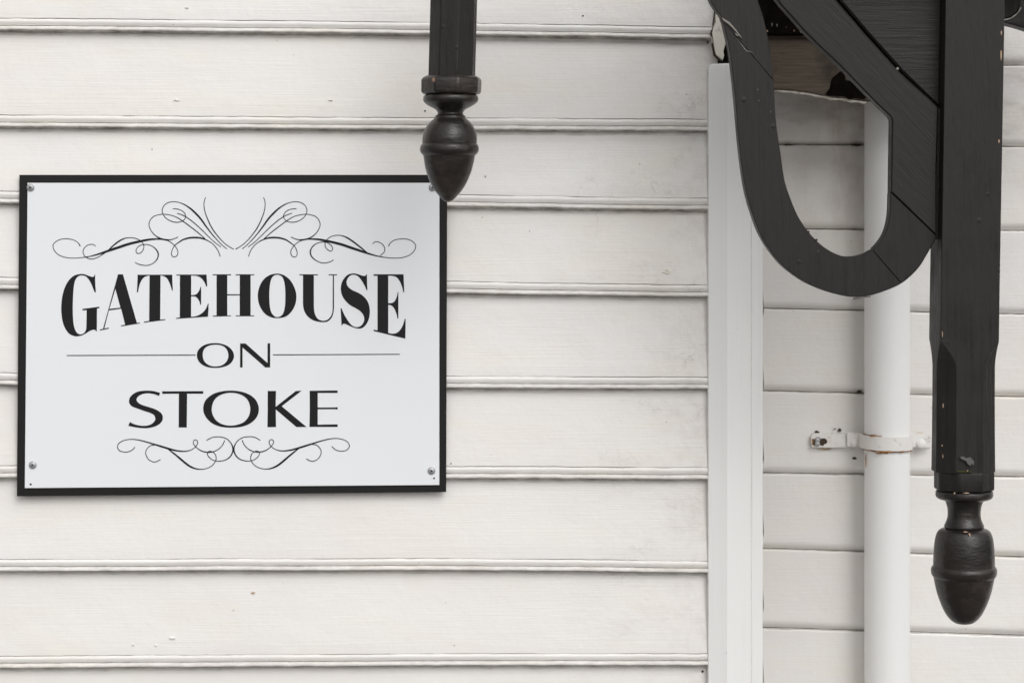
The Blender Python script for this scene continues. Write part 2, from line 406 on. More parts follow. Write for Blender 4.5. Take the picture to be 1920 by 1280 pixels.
# corner trim: a canted strip and a wider board, the top end broken off
def corner_post():
    z1 = P(0, 115.5, -0.03).z; zs = frange(0.0, z1-0.02, 0.03)+frange(z1-0.02, z1, 0.0015)[1:]
    cols = [(1328, None, 0.004), (1328, -0.0205, None), (1329.5, -0.0225, None), (1361, -0.0325, None), (1363, -0.0335, None), (1407.6, -0.0336, None), (1409, -0.0332, None), (1410.4, -0.0336, None), (1428, -0.0332, None), (1430, -0.0315, None), (1430, None, 0.02)]
    verts, faces = [], []; n = len(cols)
    for z in zs:
        top = z1-z; rt = 0.011
        for i, (px, d, yb) in enumerate(cols):
            dd = d if d is not None else yb
            x = P(px, 600, -0.03).x + (0.0003*nz(z, 14, px) + 0.0002*nz(z, 60, px+3) if 0 < i < n-1 else 0)
            if i <= 2 and top < rt: x += rt*(1-math.sqrt(max(0, 1-((rt-top)/rt)**2)))*(1 if i < 2 else .9)
            if d is not None and top < 0.003: dd += 0.003-top
            if i == 6: dd += 0.0012*nz(z, 5, 77)
            verts.append((x, dd + (0.0002*nz(z, 40, px) if d is not None else 0), z))
    for i in range(len(zs)-1):
        for k in range(n-1): faces.append((i*n+k, i*n+k+1, i*n+n+k+1, i*n+n+k))
    faces.append(tuple((len(zs)-1)*n+k for k in range(n)))
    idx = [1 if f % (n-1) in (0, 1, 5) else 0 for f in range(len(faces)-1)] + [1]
    return mesh('corner_board', verts, faces, [M['corner'], M['top_grime_shade']], wall, 12, idx)
corner_post()
# broken upper length of the trim
up = [(1341, -260, 1), (1341, 18), (1338, 44), (1334, 62), (1337, 84), (1341, 103), (1348, 109), (1355, 114.5, 1), (1358, 104), (1357, 96), (1362, 76), (1358, 60), (1360, 40), (1362, 10), (1364, -260, 1)]
prism('broken_trim', [contour(up, 4)], -0.030, 0.03, M['chipped'], wall, 0.002)
prism('open_crack', [[(1342, -40), (1341.6, 18), (1338.6, 40), (1337.6, 50), (1334.9, 62), (1337.2, 74), (1337.9, 84), (1341.6, 102), (1350, 111), (1356, 115.5), (1348, 111.6), (1340, 103.5), (1336.8, 86), (1336.2, 74), (1332.6, 63), (1336.9, 50), (1337.8, 40), (1340.9, 18), (1341.2, -40)]], -0.0305, 0.02, M['mould'], wall, 0)
up = [(1366, -260, 1), (1364, 30), (1361, 78), (1357, 98), (1358, 113, 1), (1430, 113, 1), (1430, -260, 1)]
prism('exposed_timber', [contour(up, 4)], -0.012, 0.02, M['rot'], wall, 0.001)

# ------------------------------------------------------------------ recessed wall
YB = 0.40
wall['kind'] = 'thing'
back = thing('weatherboard_wall', 'plain white weatherboard wall set back behind the downpipe and black porch post', 'wall')
back['kind'] = 'thing'
J = [(270, 274), (428.5, 431.5), (577.5, 588), (732, 743), (886, 893), (1027.5, 1043), (1176, 1190.5)]
J = [(120-150*k, 122-151*k) for k in range(6, -1, -1)] + J + [(1324+148*k, 1340+149*k) for k in range(9)]
bl = [[(P(1432, a, YB).x, P(1432, a, YB).z), (P(1900, b, YB).x, P(1900, b, YB).z)] for a, b in J]
XR = 3.6
BP = [(13, -0.35, 'f'), (9.5, -1.6, 'f'), (6.5, -3.5, 'f'), (4, -5.8, 'f'), (2.0, -8.2, 'f'), (0.2, -10.4, 'f'), (-0.9, -11.4, 'x'), (-0.8, -15, 'x')]
for k in range(1, len(J)):
    if bl[k][0][1] < 0.05: continue
    seen = 6 < k < 16
    xs = frange(XE-0.02, P(1960, 0, YB).x, 0.006 if seen else 0.08) + frange(P(1960, 0, YB).x, XR, 0.1)[1:]
    verts, faces, mi = [], [], []; sd_ = 400+k*11.3; ncol = len(BP)+9
    for x in xs:
        zk = interp(bl[k], x); zu = interp(bl[k-1], x); H = (zu-zk)*1000
        chip = max(0, nz(x, 34, sd_+1)-0.15)*3.5
        w = 0.9*nz(x, 14, sd_)+0.7*nz(x, 70, sd_+4)
        row = [(H-1.3-0.6*w, -14), (H-1.2-0.8*w-chip, -4.5), (H-1.9-0.9*w-chip, -1.4-chip*.3), (H-4.0-w-chip, 0.0)]
        row.append((H-6.5-w, 0.0))
        for hh in (H*.65, H*.35, 24, 16): row.append((hh, 0.5*nz(x, 3, sd_+hh*.01) if hh > 20 else 0))
        for h, o_, tp in BP:
            if tp == 'f': h += 0.6*nz(x, 12, sd_+7)
            if tp == 'x': h += 0.7 + 3.6*max(0, nz(x, 18, sd_+15)) + 0.8*w
            row.append((h, o_))
        for h, o_ in row: verts.append((x, YB-o_/1000, zk+h/1000))
    for i in range(len(xs)-1):
        for j in range(ncol-1):
            a = i*ncol+j; faces.append((a, a+1, a+ncol+1, a+ncol)); mi.append(1 if j in (1, ncol-2, ncol-3) else 0)
    mesh('weatherboard', verts, faces, [M['back_boards'], M['back_joint']], back, 50, mi)
box('wall_framing', (XE-0.003, YB+0.016, 0.0), (XR, YB+0.2, 4.2), M['gap'], back)
def blob(name, cx, cy, rx, ry, y, mat, parent, th=0.0015, seed=0, n=18):
    pts = []
    for i in range(n):
        a = 2*math.pi*i/n; r = 0.72+0.55*noise.noise(Vector((math.cos(a)*1.6+seed, math.sin(a)*1.6, seed*.7)))
        pts.append((cx+rx*r*math.cos(a), cy+ry*r*math.sin(a)))
    return prism(name, [pts], y-th, th+0.001, mat, parent, th*0.5)
for i, (x, y, rx, ry, mm) in enumerate(SPOTS):   # blisters, nail holes and chips in the paint of the front boards
    kk = next(k for k in range(len(LIPS)) if LIPS[k][1] > y); f = (y+25-LIPS[kk-1][1])/(LIPS[kk][1]-LIPS[kk-1][1])
    d = -(0.0030+0.0157*min(1, max(0, f)))
    blob('paint_blister' if mm == 'boards' else 'paint_chip', x, y, rx, ry, d+0.0006, M[mm], wall, 0.003 if mm == 'boards' else 0.0018, 100+i)
for k in range(7, 15):     # dirt in the corners where the boards run under the trim
    y = LIPS[k-1][2]; blob('mould_patch', 1326.6, y+8+2*math.sin(k*3.1), 2.3, 6+2.5*math.sin(k*1.7), -0.0036, M['mould'], wall, 0.0018, 200+k)
for i, (x, y, rx, ry) in enumerate([(1608, 272, 15, 2.4), (1478, 271, 10, 1.5), (1602, 859, 6, 3.6), (1612, 734, 6, 3)]):
    blob('mould_patch', x, y, rx, ry, YB+0.0035, M['mould'], back, 0.0055, i)

# ------------------------------------------------------------------ downpipe with its clamp
dp = thing('downpipe', 'white painted round downpipe with a rusty clamp against the recessed wall', 'downpipe')
YP = 0.345
c0 = P(1663.5, 800, YP); PR = 42.5*scale_at(c0)
def tube(name, z0, z1, r, mat, parent, seg=64, wob=0.0):
    rings = []
    for z in frange(z0, z1, 0.05):
        rings.append([(c0.x+r*math.cos(2*math.pi*k/seg), YP+r*math.sin(2*math.pi*k/seg), z) for k in range(seg)])
    return rings_mesh(name, rings, mat, parent, 40)
tube('pipe', 0.05, P(0, 130, YP).z, PR, M['pipe'], dp)
# strap: ears left and right, half round over the pipe
def strap(name, zc, h, path, th, mat, jag=0.0, seed=0):
    verts, faces = [], []
    q = cr(path, 5); n = len(q)
    for i, (x, y) in enumerate(q):
        a = Vector(q[max(0, i-1)]); b = Vector(q[min(n-1, i+1)]); t = (b-a).normalized(); nn = Vector((t.y, -t.x))
        up_ = zc(x)+h/2 + jag*nz(x, 90, seed); lo = zc(x)-h/2 + jag*nz(x, 110, seed+5)
        for s_ in (0, 1):
            xx, yy = x+nn.x*th*s_, y+nn.y*th*s_
            verts += [(xx, yy, up_), (xx, yy, lo)]
    for i in range(n-1):
        a, b = i*4, i*4+4
        faces += [(a, a+1, b+1, b), (a+2, a+3, b+3, b+2), (a, a+2, b+2, b), (a+1, a+3, b+3, b+1)]
    faces += [(0, 1, 3, 2), ((n-1)*4, (n-1)*4+1, (n-1)*4+3, (n-1)*4+2)]
    return mesh(name, verts, faces, mat, dp, 40)
zc0 = P(1660, 832, YP-PR).z; s0 = scale_at(c0)
ear_y = YB-0.0165
arc = [(c0.x-PR*math.cos(a)*1.02, YP-PR*math.sin(a)*1.02) for a in [R(v) for v in (-4, 12, 28, 45, 65, 90, 115, 135, 152, 168, 184)]]
xl = P(1588, 830, ear_y).x; xr = P(1744, 830, ear_y).x
path = [(xl, ear_y), (xl+0.012, ear_y), (arc[0][0]-0.008, ear_y), (arc[0][0]-0.002, ear_y-0.004)] + arc + [(arc[-1][0]+0.002, ear_y-0.004), (arc[-1][0]+0.008, ear_y), (xr-0.012, ear_y), (xr, ear_y)]
strap('clamp_strap', lambda x: zc0-(x-c0.x)*0.02, 26*s0, path, 0.004, M['strap'], 0.0010, 3)
strap('clamp_edge', lambda x: zc0-(x-c0.x)*0.02-14.2*s0, 2.6*s0, arc, 0.0036, M['rust_only'], 0.0022, 8)
strap('clamp_edge', lambda x: zc0-(x-c0.x)*0.02+13.4*s0, 1.6*s0, arc[:5], 0.0030, M['rust_only'], 0.0016, 12)
# back plate screwed to the boards
pl = [(1521, 818, 1), (1526, 813), (1540, 812), (1600, 815, 1), (1640, 817, 1), (1640, 838, 1), (1600, 839), (1530, 839), (1522, 836, 1)]
prism('clamp_plate', [contour(pl, 3)], YB-0.012, 0.011, M['strap'], dp, 0.0012)
blob('rust_stain', 1538, 828, 15, 11, YB-0.0122, M['mould'], dp, 0.0006, 4)
blob('rust_stain', 1525, 829, 4, 12, YB-0.0122, M['rust_only'], dp, 0.0004, 9)
for px, py in ((1532.8, 824.5), (1532.5, 831.5)):
    p = P(px, py, YB-0.013)
    v, f = [], []
    for j, (rr_, d) in enumerate(((5.2, 0), (5.0, .002), (3.6, .0035), (1.2, .0042))):
        for k in range(20):
            a = 2*math.pi*k/20; v.append((p.x+rr_*s0*math.cos(a), p.y-d, p.z+rr_*s0*math.sin(a)))
    for j in range(3):
        for k in range(20): f.append((j*20+k, j*20+(k+1) % 20, j*20+20+(k+1) % 20, j*20+20+k))
    f.append(tuple(range(60, 80)))
    mesh('screw', v, f, M['zinc'], dp, 40)
for px, py, rr0 in ((1603, 830, 9), (1726.5, 832.5, 9.5)):
    p = P(px, py, ear_y-0.004); v, f = [], []
    for j in range(7):
        a_ = R(90)*j/6; rr_ = rr0*s0*math.cos(a_)+1e-5; d = 0.0065*math.sin(a_)
        for k in range(24):
            a = 2*math.pi*k/24; v.append((p.x+rr_*math.cos(a), p.y-d, p.z+rr_*math.sin(a)))
    for j in range(6):
        for k in range(24): f.append((j*24+k, j*24+(k+1) % 24, j*24+24+(k+1) % 24, j*24+24+k))
    mesh('bolt', v, f, M['strap'], dp, 60)
for i, (x, y, rx, ry) in enumerate([(1623.5, 862, 1.2, 18), (1655, 848.8, 20, 2.2), (1686, 847.8, 12, 1.3), (1640, 817.6, 14, 1.4), (1698, 818.5, 6, 1.6)]):
    xx = (P(x, y, YP).x-c0.x)/PR; blob('rust_stain', x, y, rx, ry, YP-PR*math.sqrt(max(0, 1-xx*xx))*1.004, M['rust_only'], dp, 0.0006, 50+i)
for i, (x, y, rx, ry, mm) in enumerate([(1525, 828, 8, 15, 'rust_wash'), (1724, 815, 18, 4.5, 'rust_wash'), (1545, 841, 18, 2, 'rust_wash'), (1723, 816, 12, 2.2, 'rust_only'), (1743, 834, 3.5, 6, 'mould'), (1532, 810, 6, 3, 'mould'), (1575, 806.5, 4.5, 4, 'mould'), (1566, 804, 3, 1.2, 'mould'), (1560, 813.5, 9, 1.6, 'rust_only'), (1612, 817, 12, 1.8, 'mould')]):
    blob('rust_stain', x, y, rx, ry, YB-0.004, M[mm], dp, 0.003, 20+i)

# ------------------------------------------------------------------ the sign
sign = thing('house_sign', 'white sign with black border and lettering screwed to the weatherboards', 'sign')
YS1, YS2 = -0.0268, -0.0298
prism('backing_board', [[(36.3, 328), (838.6, 328), (836.6, 922), (31.5, 930)]], YS1, 0.004, M['sign_black'], sign, 0.0006)
prism('sign_panel', [[(51.6, 343), (823.9, 343), (823.7, 908.8), (46.4, 914.6)]], YS2, 0.0032, M['sign_white'], sign, 0.0004)
INK = YS2-0.0004
def zoomed(ox, oy, s, pts): return [(ox+p[0]/s, oy+p[1]/s, *p[2:]) for p in pts]
def letter(frame, *loops):
    ls = [contour(zoomed(*frame, lp), 4) for lp in loops]
    return prism('letter', ls, INK, 0.0006, M['print'], sign, 0, None)
Z1 = (105, 500, 9.141); Z2 = (240, 500, 9.141); Z3 = (390, 500, 9.141); Z4 = (540, 500, 9.141); Z5 = (620, 500, 9.141)
Z6 = (360, 630, 11.294); Z7 = (230, 720, 11.294); Z8 = (390, 720, 7.529)
letter(Z1, [(664,135,1),(673,135,1),(670,220),(675,330),(683,437,1),(662,437,1),(640,380),(600,280),(560,215),(510,165),(450,148),(400,155),(355,190),(325,245),(308,320),(298,420),(290,550),(287,700),(290,850),(300,970),(320,1060),(350,1120),(385,1150),(425,1157),(465,1145),(500,1110),(518,1060),(522,1000,1),(526,742,1),(455,748,1),(452,722,1),(745,684,1),(742,708,1),(702,714,1),(700,1000),(698,1105,1),(685,1105,1),(678,1088),(655,1078),(620,1082),(560,1110),(500,1148),(430,1180),(350,1192),(290,1180),(220,1140),(160,1060),(120,960),(98,840),(90,710),(98,580),(118,460),(150,360),(200,260),(265,185),(340,140),(430,125),(490,130),(550,152),(610,172),(640,172),(655,160)])
letter(Z1, [(1063,130,1),(1147,130,1),(1387,963,1),(1438,955,1),(1438,970,1),(1115,1022,1),(1112,1005,1),(1185,992,1),(1117,718,1),(906,748,1),(828,1058,1),(905,1043,1),(903,1060,1),(757,1092,1),(752,1075,1),(806,1063,1)],
       [(1018,378,1),(1104,700,1),(914,722,1)])
letter(Z2, [(165,137,1),(757,137,1),(762,280),(768,405,1),(752,408,1),(735,340),(700,250),(660,190),(610,160),(557,152,1),(552,905,1),(640,897,1),(638,912,1),(275,957,1),(275,940,1),(362,927,1),(370,152,1),(325,158),(270,185),(225,245),(195,320),(172,437,1),(153,437,1),(160,280)])
letter(Z2, [(830,135,1),(1347,135,1),(1352,240),(1358,335,1),(1340,335,1),(1310,265),(1260,200),(1200,163),(1130,152),(1082,152,1),(1082,487,1),(1120,485),(1170,470),(1205,435),(1230,385),(1245,340,1),(1253,340,1),(1253,648,1),(1238,650,1),(1225,600),(1195,545),(1160,515),(1120,506),(1082,508,1),(1080,855,1),(1140,852),(1220,825),(1290,775),(1340,710),(1370,632,1),(1382,632,1),(1378,740),(1372,855,1),(825,892,1),(823,877,1),(888,868,1),(890,152,1),(832,152,1)])
letter(Z3, [(80,130,1),(395,130,1),(395,146,1),(330,146,1),(330,470,1),(545,470,1),(545,146,1),(475,146,1),(475,130,1),(790,130,1),(790,146,1),(730,146,1),(730,835,1),(790,832,1),(790,848,1),(478,848,1),(476,832,1),(545,835,1),(543,488,1),(330,490,1),(330,835,1),(395,832,1),(395,846,1),(82,853,1),(82,838,1),(147,835,1),(147,146,1),(80,146,1)])
letter(Z3, [(1187,117),(1290,140),(1390,210),(1460,310),(1505,430),(1515,520),(1500,630),(1450,740),(1370,830),(1280,870),(1187,879),(1090,868),(990,815),(915,725),(870,620),(853,500),(865,400),(905,290),(975,195),(1070,138)],
       [(1187,137),(1240,150),(1285,195),(1308,265),(1322,360),(1326,480),(1324,600),(1315,700),(1295,780),(1260,835),(1190,862),(1130,840),(1085,780),(1062,700),(1053,600),(1050,480),(1055,370),(1070,260),(1095,190),(1135,150)])
letter(Z4, [(197,130,1),(512,130,1),(512,146,1),(443,146,1),(443,660,1),(450,760),(472,835),(510,890),(560,918),(620,925),(680,905),(725,860),(755,800),(766,710,1),(768,146,1),(697,146,1),(697,130,1),(840,130,1),(840,146,1),(787,146,1),(788,700,1),(780,780),(755,860),(710,915),(660,943),(600,950),(530,943),(440,920),(360,870),(300,800),(268,720),(257,630,1),(257,146,1),(197,146,1)])
letter(Z5, [(612,130,1),(622,130,1),(624,260),(630,400,1),(614,400,1),(590,340),(550,265),(500,195),(455,155),(395,137),(340,150),(295,195),(272,260),(285,320),(320,365),(380,405),(450,435),(530,480),(600,545),(645,620),(668,710),(670,800),(655,890),(620,970),(570,1030),(520,1055),(460,1057),(390,1040),(310,1005),(250,980),(218,978),(203,990),(198,1008,1),(185,1008,1),(182,900),(170,712,1),(187,712,1),(210,770),(250,850),(300,930),(360,1000),(420,1030),(470,1032),(520,1010),(560,960),(575,900),(565,840),(530,785),(480,740),(400,695),(330,655),(260,590),(205,510),(177,420),(177,330),(200,250),(250,175),(310,130),(390,115),(460,125),(530,150),(575,158),(600,150)])
letter(Z5, [(735,130,1),(1250,130,1),(1254,260),(1262,437,1),(1247,437,1),(1225,350),(1190,260),(1140,190),(1080,160),(987,155,1),(987,625,1),(1035,623),(1080,605),(1115,560),(1140,490),(1148,435,1),(1160,435,1),(1160,885,1),(1145,888,1),(1135,830),(1105,745),(1070,690),(1030,660),(987,655,1),(987,1132,1),(1040,1145),(1100,1143),(1160,1115),(1210,1055),(1245,980),(1270,890,1),(1285,892,1),(1283,1050),(1280,1232,1),(740,1102,1),(735,1075,1),(803,1090,1),(803,155,1),(738,155,1)])
letter(Z6, [(500,147),(640,165),(760,215),(850,300),(890,410),(860,520),(780,605),(650,655),(490,672),(340,655),(210,600),(130,510),(103,405),(130,300),(220,210),(350,160)],
       [(510,180),(620,195),(700,240),(750,310),(772,400),(755,490),(700,570),(620,620),(500,642),(390,625),(300,575),(245,500),(225,400),(240,310),(290,240),(380,195)])
letter(Z6, [(1020,155,1),(1135,155,1),(1600,570,1),(1600,150,1),(1655,150,1),(1655,662,1),(1555,662,1),(1070,240,1),(1070,662,1),(1018,662,1)])
letter(Z7, [(795,182,1),(768,248,1),(700,220),(620,200),(530,192),(430,205),(340,250),(295,310),(305,360),(350,405),(430,445),(560,485),(680,525),(780,580),(835,640),(850,710),(830,785),(760,855),(650,905),(520,928),(400,928),(270,910),(120,880,1),(155,800,1),(230,840),(330,868),(450,880),(560,865),(640,820),(685,760),(690,710),(660,650),(580,605),(470,570),(330,520),(200,470),(145,410),(135,350),(160,270),(240,195),(350,150),(500,135),(650,145)])
letter(Z7, [(838,150,1),(1707,146,1),(1707,200,1),(1365,200,1),(1357,905,1),(1362,915,1),(1180,915,1),(1187,900,1),(1190,200,1),(838,203,1)])
letter(Z8, [(320,90),(460,103),(590,150),(680,230),(718,345),(690,460),(600,550),(470,600),(315,612),(170,597),(50,545),(-35,455),(-68,350),(-40,235),(50,150),(180,103)],
       [(325,120),(430,135),(520,180),(575,250),(597,350),(575,450),(510,530),(420,570),(320,583),(220,570),(125,520),(70,440),(52,350),(75,250),(130,180),(220,135)])
letter(Z8, [(843,95,1),(960,95,1),(955,320,1),(1240,95,1),(1322,92,1),(1040,310,1),(1390,602,1),(1248,604,1),(957,355,1),(960,604,1),(838,606,1),(843,350,1)])
letter(Z8, [(1435,92,1),(1830,88,1),(1830,123,1),(1549,123,1),(1549,328,1),(1800,328,1),(1830,322,1),(1830,357,1),(1800,352,1),(1549,353,1),(1549,570,1),(1830,566,1),(1830,602,1),(1432,602,1),(1437,350,1)])
for x0, y0, x1, y1 in ((125, 666.3, 366.5, 665.4), (511.8, 665.0, 749.5, 664.0)):
    prism('rule_line', [[(x0, y0-.85), (x1, y1-.85), (x1, y1+.85), (x0, y0+.85)]], INK, 0.0006, M['print'], sign, 0, None)
nst = [0]
def stroke(pts):
    """pen stroke: (x, y, width) in photograph pixels, smoothed; rises very slightly along its length so it can cross itself"""
    q = cr(pts, 6); n = len(q); verts, faces = [], []; nst[0] += 1
    base = INK+0.0001 - 0.000015*nst[0]
    for i, (x, y, w) in enumerate(q):
        a = q[max(0, i-1)]; b = q[min(n-1, i+1)]; dx, dy = b[0]-a[0], b[1]-a[1]; L = math.hypot(dx, dy) or 1
        w = max(w*1.04, 1.45); nx, ny = -dy/L*w/2, dx/L*w/2; d = base-0.00012*i/n
        verts += [P(x+nx, y+ny, d), P(x-nx, y-ny, d)]
    for i in range(n-1): faces.append((2*i, 2*i+1, 2*i+3, 2*i+2))
    return mesh('flourish', verts, faces, M['print'], sign)
def zs_(frame, pts): ox, oy, s = frame; return [(ox+x/s, oy+y/s, w/s) for x, y, w in pts]
def mir(pts, c, tilt=0.0): return [(c-x, y-(c-2*x)*tilt, w) for x, y, w in pts]
A = (90, 430, 7.68); B = (270, 360, 9.844); D = (540, 430, 7.68); E = (210, 810, 8.0)
s1 = zs_(A, [(465,245,14),(430,190,11),(360,150,9),(250,135,8),(150,155,8),(85,205,8),(72,250,9),(95,310,9),(160,370,9),(260,405,9),(380,414,10),(500,405,11),(620,385,16),(740,352,24),(860,312,32),(1000,265,36),(1150,215,36),(1300,178,34),(1450,148,28),(1560,140,22),(1650,145,16),(1740,170,12),(1820,230,10),(1865,300,10),(1870,350,10),(1850,385,10),(1820,397,10),(1790,385,10),(1778,340,10),(1795,280,10)]) + \
     zs_(B, [(570,985,15),(640,930,20),(720,880,26),(830,848,30),(940,840,32),(1050,850,28),(1150,885,20),(1240,935,14),(1310,1000,12),(1360,1070,11),(1390,1140,10),(1405,1190,9)])
s3 = zs_(B, [(1530,1050,10),(1450,985,12),(1350,885,16),(1250,770,20),(1150,640,26),(1050,500,32),(950,390,34),(850,300,28),(750,235,20),(650,195,14),(550,180,11),(450,195,11),(375,245,11),(338,320,11),(345,390,11),(385,460,12),(460,520,14),(550,553,16),(630,558,15),(700,540,12),(750,500,9),(768,440,9),(740,380,9),(680,335,9),(600,312,9),(530,310,12)])
s4 = zs_(B, [(1420,1015,10),(1320,940,12),(1200,830,14),(1080,710,16),(960,600,17),(850,510,17),(740,440,16),(610,390,14)])
s5 = zs_(B, [(1130,866,16),(1080,820,16),(950,710,18),(830,620,18),(720,540,18),(600,465,15),(480,425,12),(350,410,10),(250,425,9),(180,450,9),(120,510,11),(92,590,13),(105,660,13),(150,740,15),(220,810,18),(300,855,22),(390,875,20),(480,880,18),(550,865,15),(630,830,9)])
s6 = zs_(B, [(1137,100,12),(1112,170,13),(1108,260,14),(1130,380,16),(1175,500,18),(1240,640,20),(1320,760,18),(1420,880,15),(1530,980,12),(1655,1055,10)])
stroke(s1); stroke(mir(s1, 878.8))
for s_ in (s3, s4, s5, s6): stroke(s_); stroke(mir(s_, 879.6))
stroke(zs_(A, [(687,243,8),(650,218,8),(600,218,8),(545,245,9),(508,300,9),(510,350,9),(540,395,9),(590,422,9),(650,425,9),(730,395,10),(800,350,14),(870,300,18),(950,225,20),(1030,165,20),(1110,128,14),(1190,120,9),(1270,132,9),(1340,170,9),(1378,225,9),(1375,280,9),(1345,330,9),(1300,348,9),(1270,325,9),(1275,280,9),(1320,235,9),(1390,217,9),(1470,228,10),(1545,275,14),(1588,350,17),(1570,430,15),(1510,490,11),(1430,518,9),(1350,512,9),(1290,495,9),(1255,475,8)]))
stroke(zs_(D, [(1217,210,9),(1250,183,8),(1300,180,8),(1360,215,9),(1392,270,9),(1385,325,9),(1325,380,10)]))
stroke(zs_(D, [(1140,338,12),(1120,320,16),(1040,255,20),(950,185,22),(860,125,20),(790,95,14),(710,84,9),(630,100,9),(570,140,9),(535,195,9),(540,250,9),(575,295,9),(615,312,9),(642,290,9),(635,250,9),(590,205,9),(540,183,9),(470,185,9),(400,210,12),(345,260,16),(322,325,19),(340,390,17),(400,445,13),(480,480,11),(560,480,10),(620,460,9),(655,438,9)]))
for b in ([(345,222,10),(300,268,8),(240,292,7),(180,296,7),(115,275,7),(82,225,8),(105,165,8),(170,125,8),(270,105,10),(380,112,14),(500,140,17),(620,175,20),(750,215,26),(860,248,26),(970,275,22),(1080,285,17),(1170,270,12),(1240,230,9),(1282,175,9),(1280,130,9),(1250,113,9),(1222,135,9),(1225,175,9),(1265,225,10),(1330,272,14),(1410,297,16),(1500,295,14),(1590,258,12),(1655,195,10),(1690,120,8)],
          [(640,190,8),(570,205,8),(515,265,9),(508,330,9),(540,395,8),(600,437,8),(660,440,8),(728,408,7)],
          [(830,240,14),(900,295,20),(1000,375,26),(1100,460,28),(1180,515,26),(1270,548,18),(1360,553,11),(1450,530,9),(1520,480,9),(1560,410,9),(1555,345,9),(1520,300,9),(1470,283,10),(1435,300,9),(1435,340,9),(1475,390,10),(1540,425,11),(1620,432,12),(1710,410,14),(1780,355,17),(1815,270,20),(1800,190,16),(1750,120,12),(1680,80,9),(1590,67,8),(1500,78,8),(1418,122,7)]):
    q = zs_(E, b); stroke(q); stroke(mir(q, 875.4, 0.0042))
def screw(px, py, rot, r=7.3):
    p = P(px, py, YS2); s = scale_at(p); v, f = [], []
    for rr_, d in ((7.0, 0), (7.0, .0012), (6.2, .0018), (5.6, .0022), (4.6, .0034), (2.6, .0042), (.3, .0044)):
        for k in range(28):
            a = 2*math.pi*k/28; v.append((p.x+rr_*r/7*s*math.cos(a), p.y-d, p.z+rr_*r/7*s*math.sin(a)))
    for j in range(6):
        for k in range(28): f.append((j*28+k, j*28+(k+1) % 28, j*28+28+(k+1) % 28, j*28+28+k))
    so = mesh('screw', v, f, M['zinc'], sign, 35)
    v, f = [], []
    for t in (rot, rot+90):
        c_, s_ = math.cos(R(t)), math.sin(R(t)); b = len(v)
        for u, w in ((-2.6, -.75), (2.6, -.75), (2.6, .75), (-2.6, .75)):
            for d in (.0036, .00455+0.0002*(t > rot)): v.append((p.x+s*(u*c_-w*s_), p.y-d, p.z+s*(u*s_+w*c_)))
        f += [(b, b+2, b+4, b+6), (b+1, b+3, b+5, b+7), (b, b+1, b+3, b+2), (b+2, b+3, b+5, b+4), (b+4, b+5, b+7, b+6), (b+6, b+7, b+1, b)]
    mesh('cross_recess', v, f, M['recess'], so)
for a in ((57.5, 351.5, 50), (811, 351.5, 20), (61.5, 871, 60), (809, 882, 55)): screw(*a)
for px, py, rr_ in ((57.5, 907.5, 2.0), (813.8, 896.2, 1.8)):
    prism('nail_hole', [[(px+rr_*math.cos(a), py+rr_*math.sin(a)) for a in [k*math.pi/7 for k in range(14)]]], YS2-0.0002, 0.0004, M['recess'], sign, 0, None)

# ------------------------------------------------------------------ hanging pendant in front of the sign
pend = thing('hanging_pendant', 'black turned wooden pendant on an eight-sided shaft hanging before the sign corner', 'pendant')
YD = -0.33
pcx = lambda py: 851.0-py*0.0265
rings = []
for py in (-110, -40, 20, 60, 100, 130, 144):
    c = P(pcx(py), py, YD); s = scale_at(c); rad = 45.2*s
    rings.append([(c.x+rad*math.sin(R(-11+22.5+45*k)), c.y-rad*math.cos(R(-11+22.5+45*k)), c.z) for k in range(8)])
o = rings_mesh('shaft', rings, M['black_v'], pend, 20)
bv = o.modifiers.new('eased', 'BEVEL'); bv.width = 0.0015; bv.segments = 2; bv.limit_method = 'ANGLE'; bv.angle_limit = R(25)
rings = []
for py, rr_ in ((142.5, 50), (144.5, 52), (148, 57.2), (152, 58.4), (171, 58.0), (175, 57), (176.8, 53)):
    c = P(pcx(py)-.5, py, YD); s = scale_at(c)
    rings.append([(c.x+rr_*s*math.sin(R(-11+22.5+45*k)), c.y-rr_*s*math.cos(R(-11+22.5+45*k)), c.z) for k in range(8)])
o = rings_mesh('collar', rings, M['turned'], pend, 30)
bv = o.modifiers.new('eased', 'BEVEL'); bv.width = 0.003; bv.segments = 3; bv.limit_method = 'ANGLE'; bv.angle_limit = R(30)
lathe('finial', [(176.5, 46, 1), (178, 48, 1), (181, 51), (186, 52), (191, 50.5), (196, 45), (201, 37), (206, 28), (211, 24), (214, 24, 1), (216, 26), (218, 28.5), (221, 29.2, 1), (223, 31, 1),
                 (230, 38.5), (238, 44.5), (248, 49), (258, 51), (266, 51.3), (270, 51.2, 1), (272.5, 53.5), (277, 55), (283, 55), (288, 52.5), (292, 48.5, 1), (300, 47.3), (310, 45.4), (325, 41.2), (344, 33.5), (358, 25), (367, 17.5), (373, 12), (377, 7), (379, 1)],
      lambda py: pcx(py)-1.0, YD, M['turned'], pend)

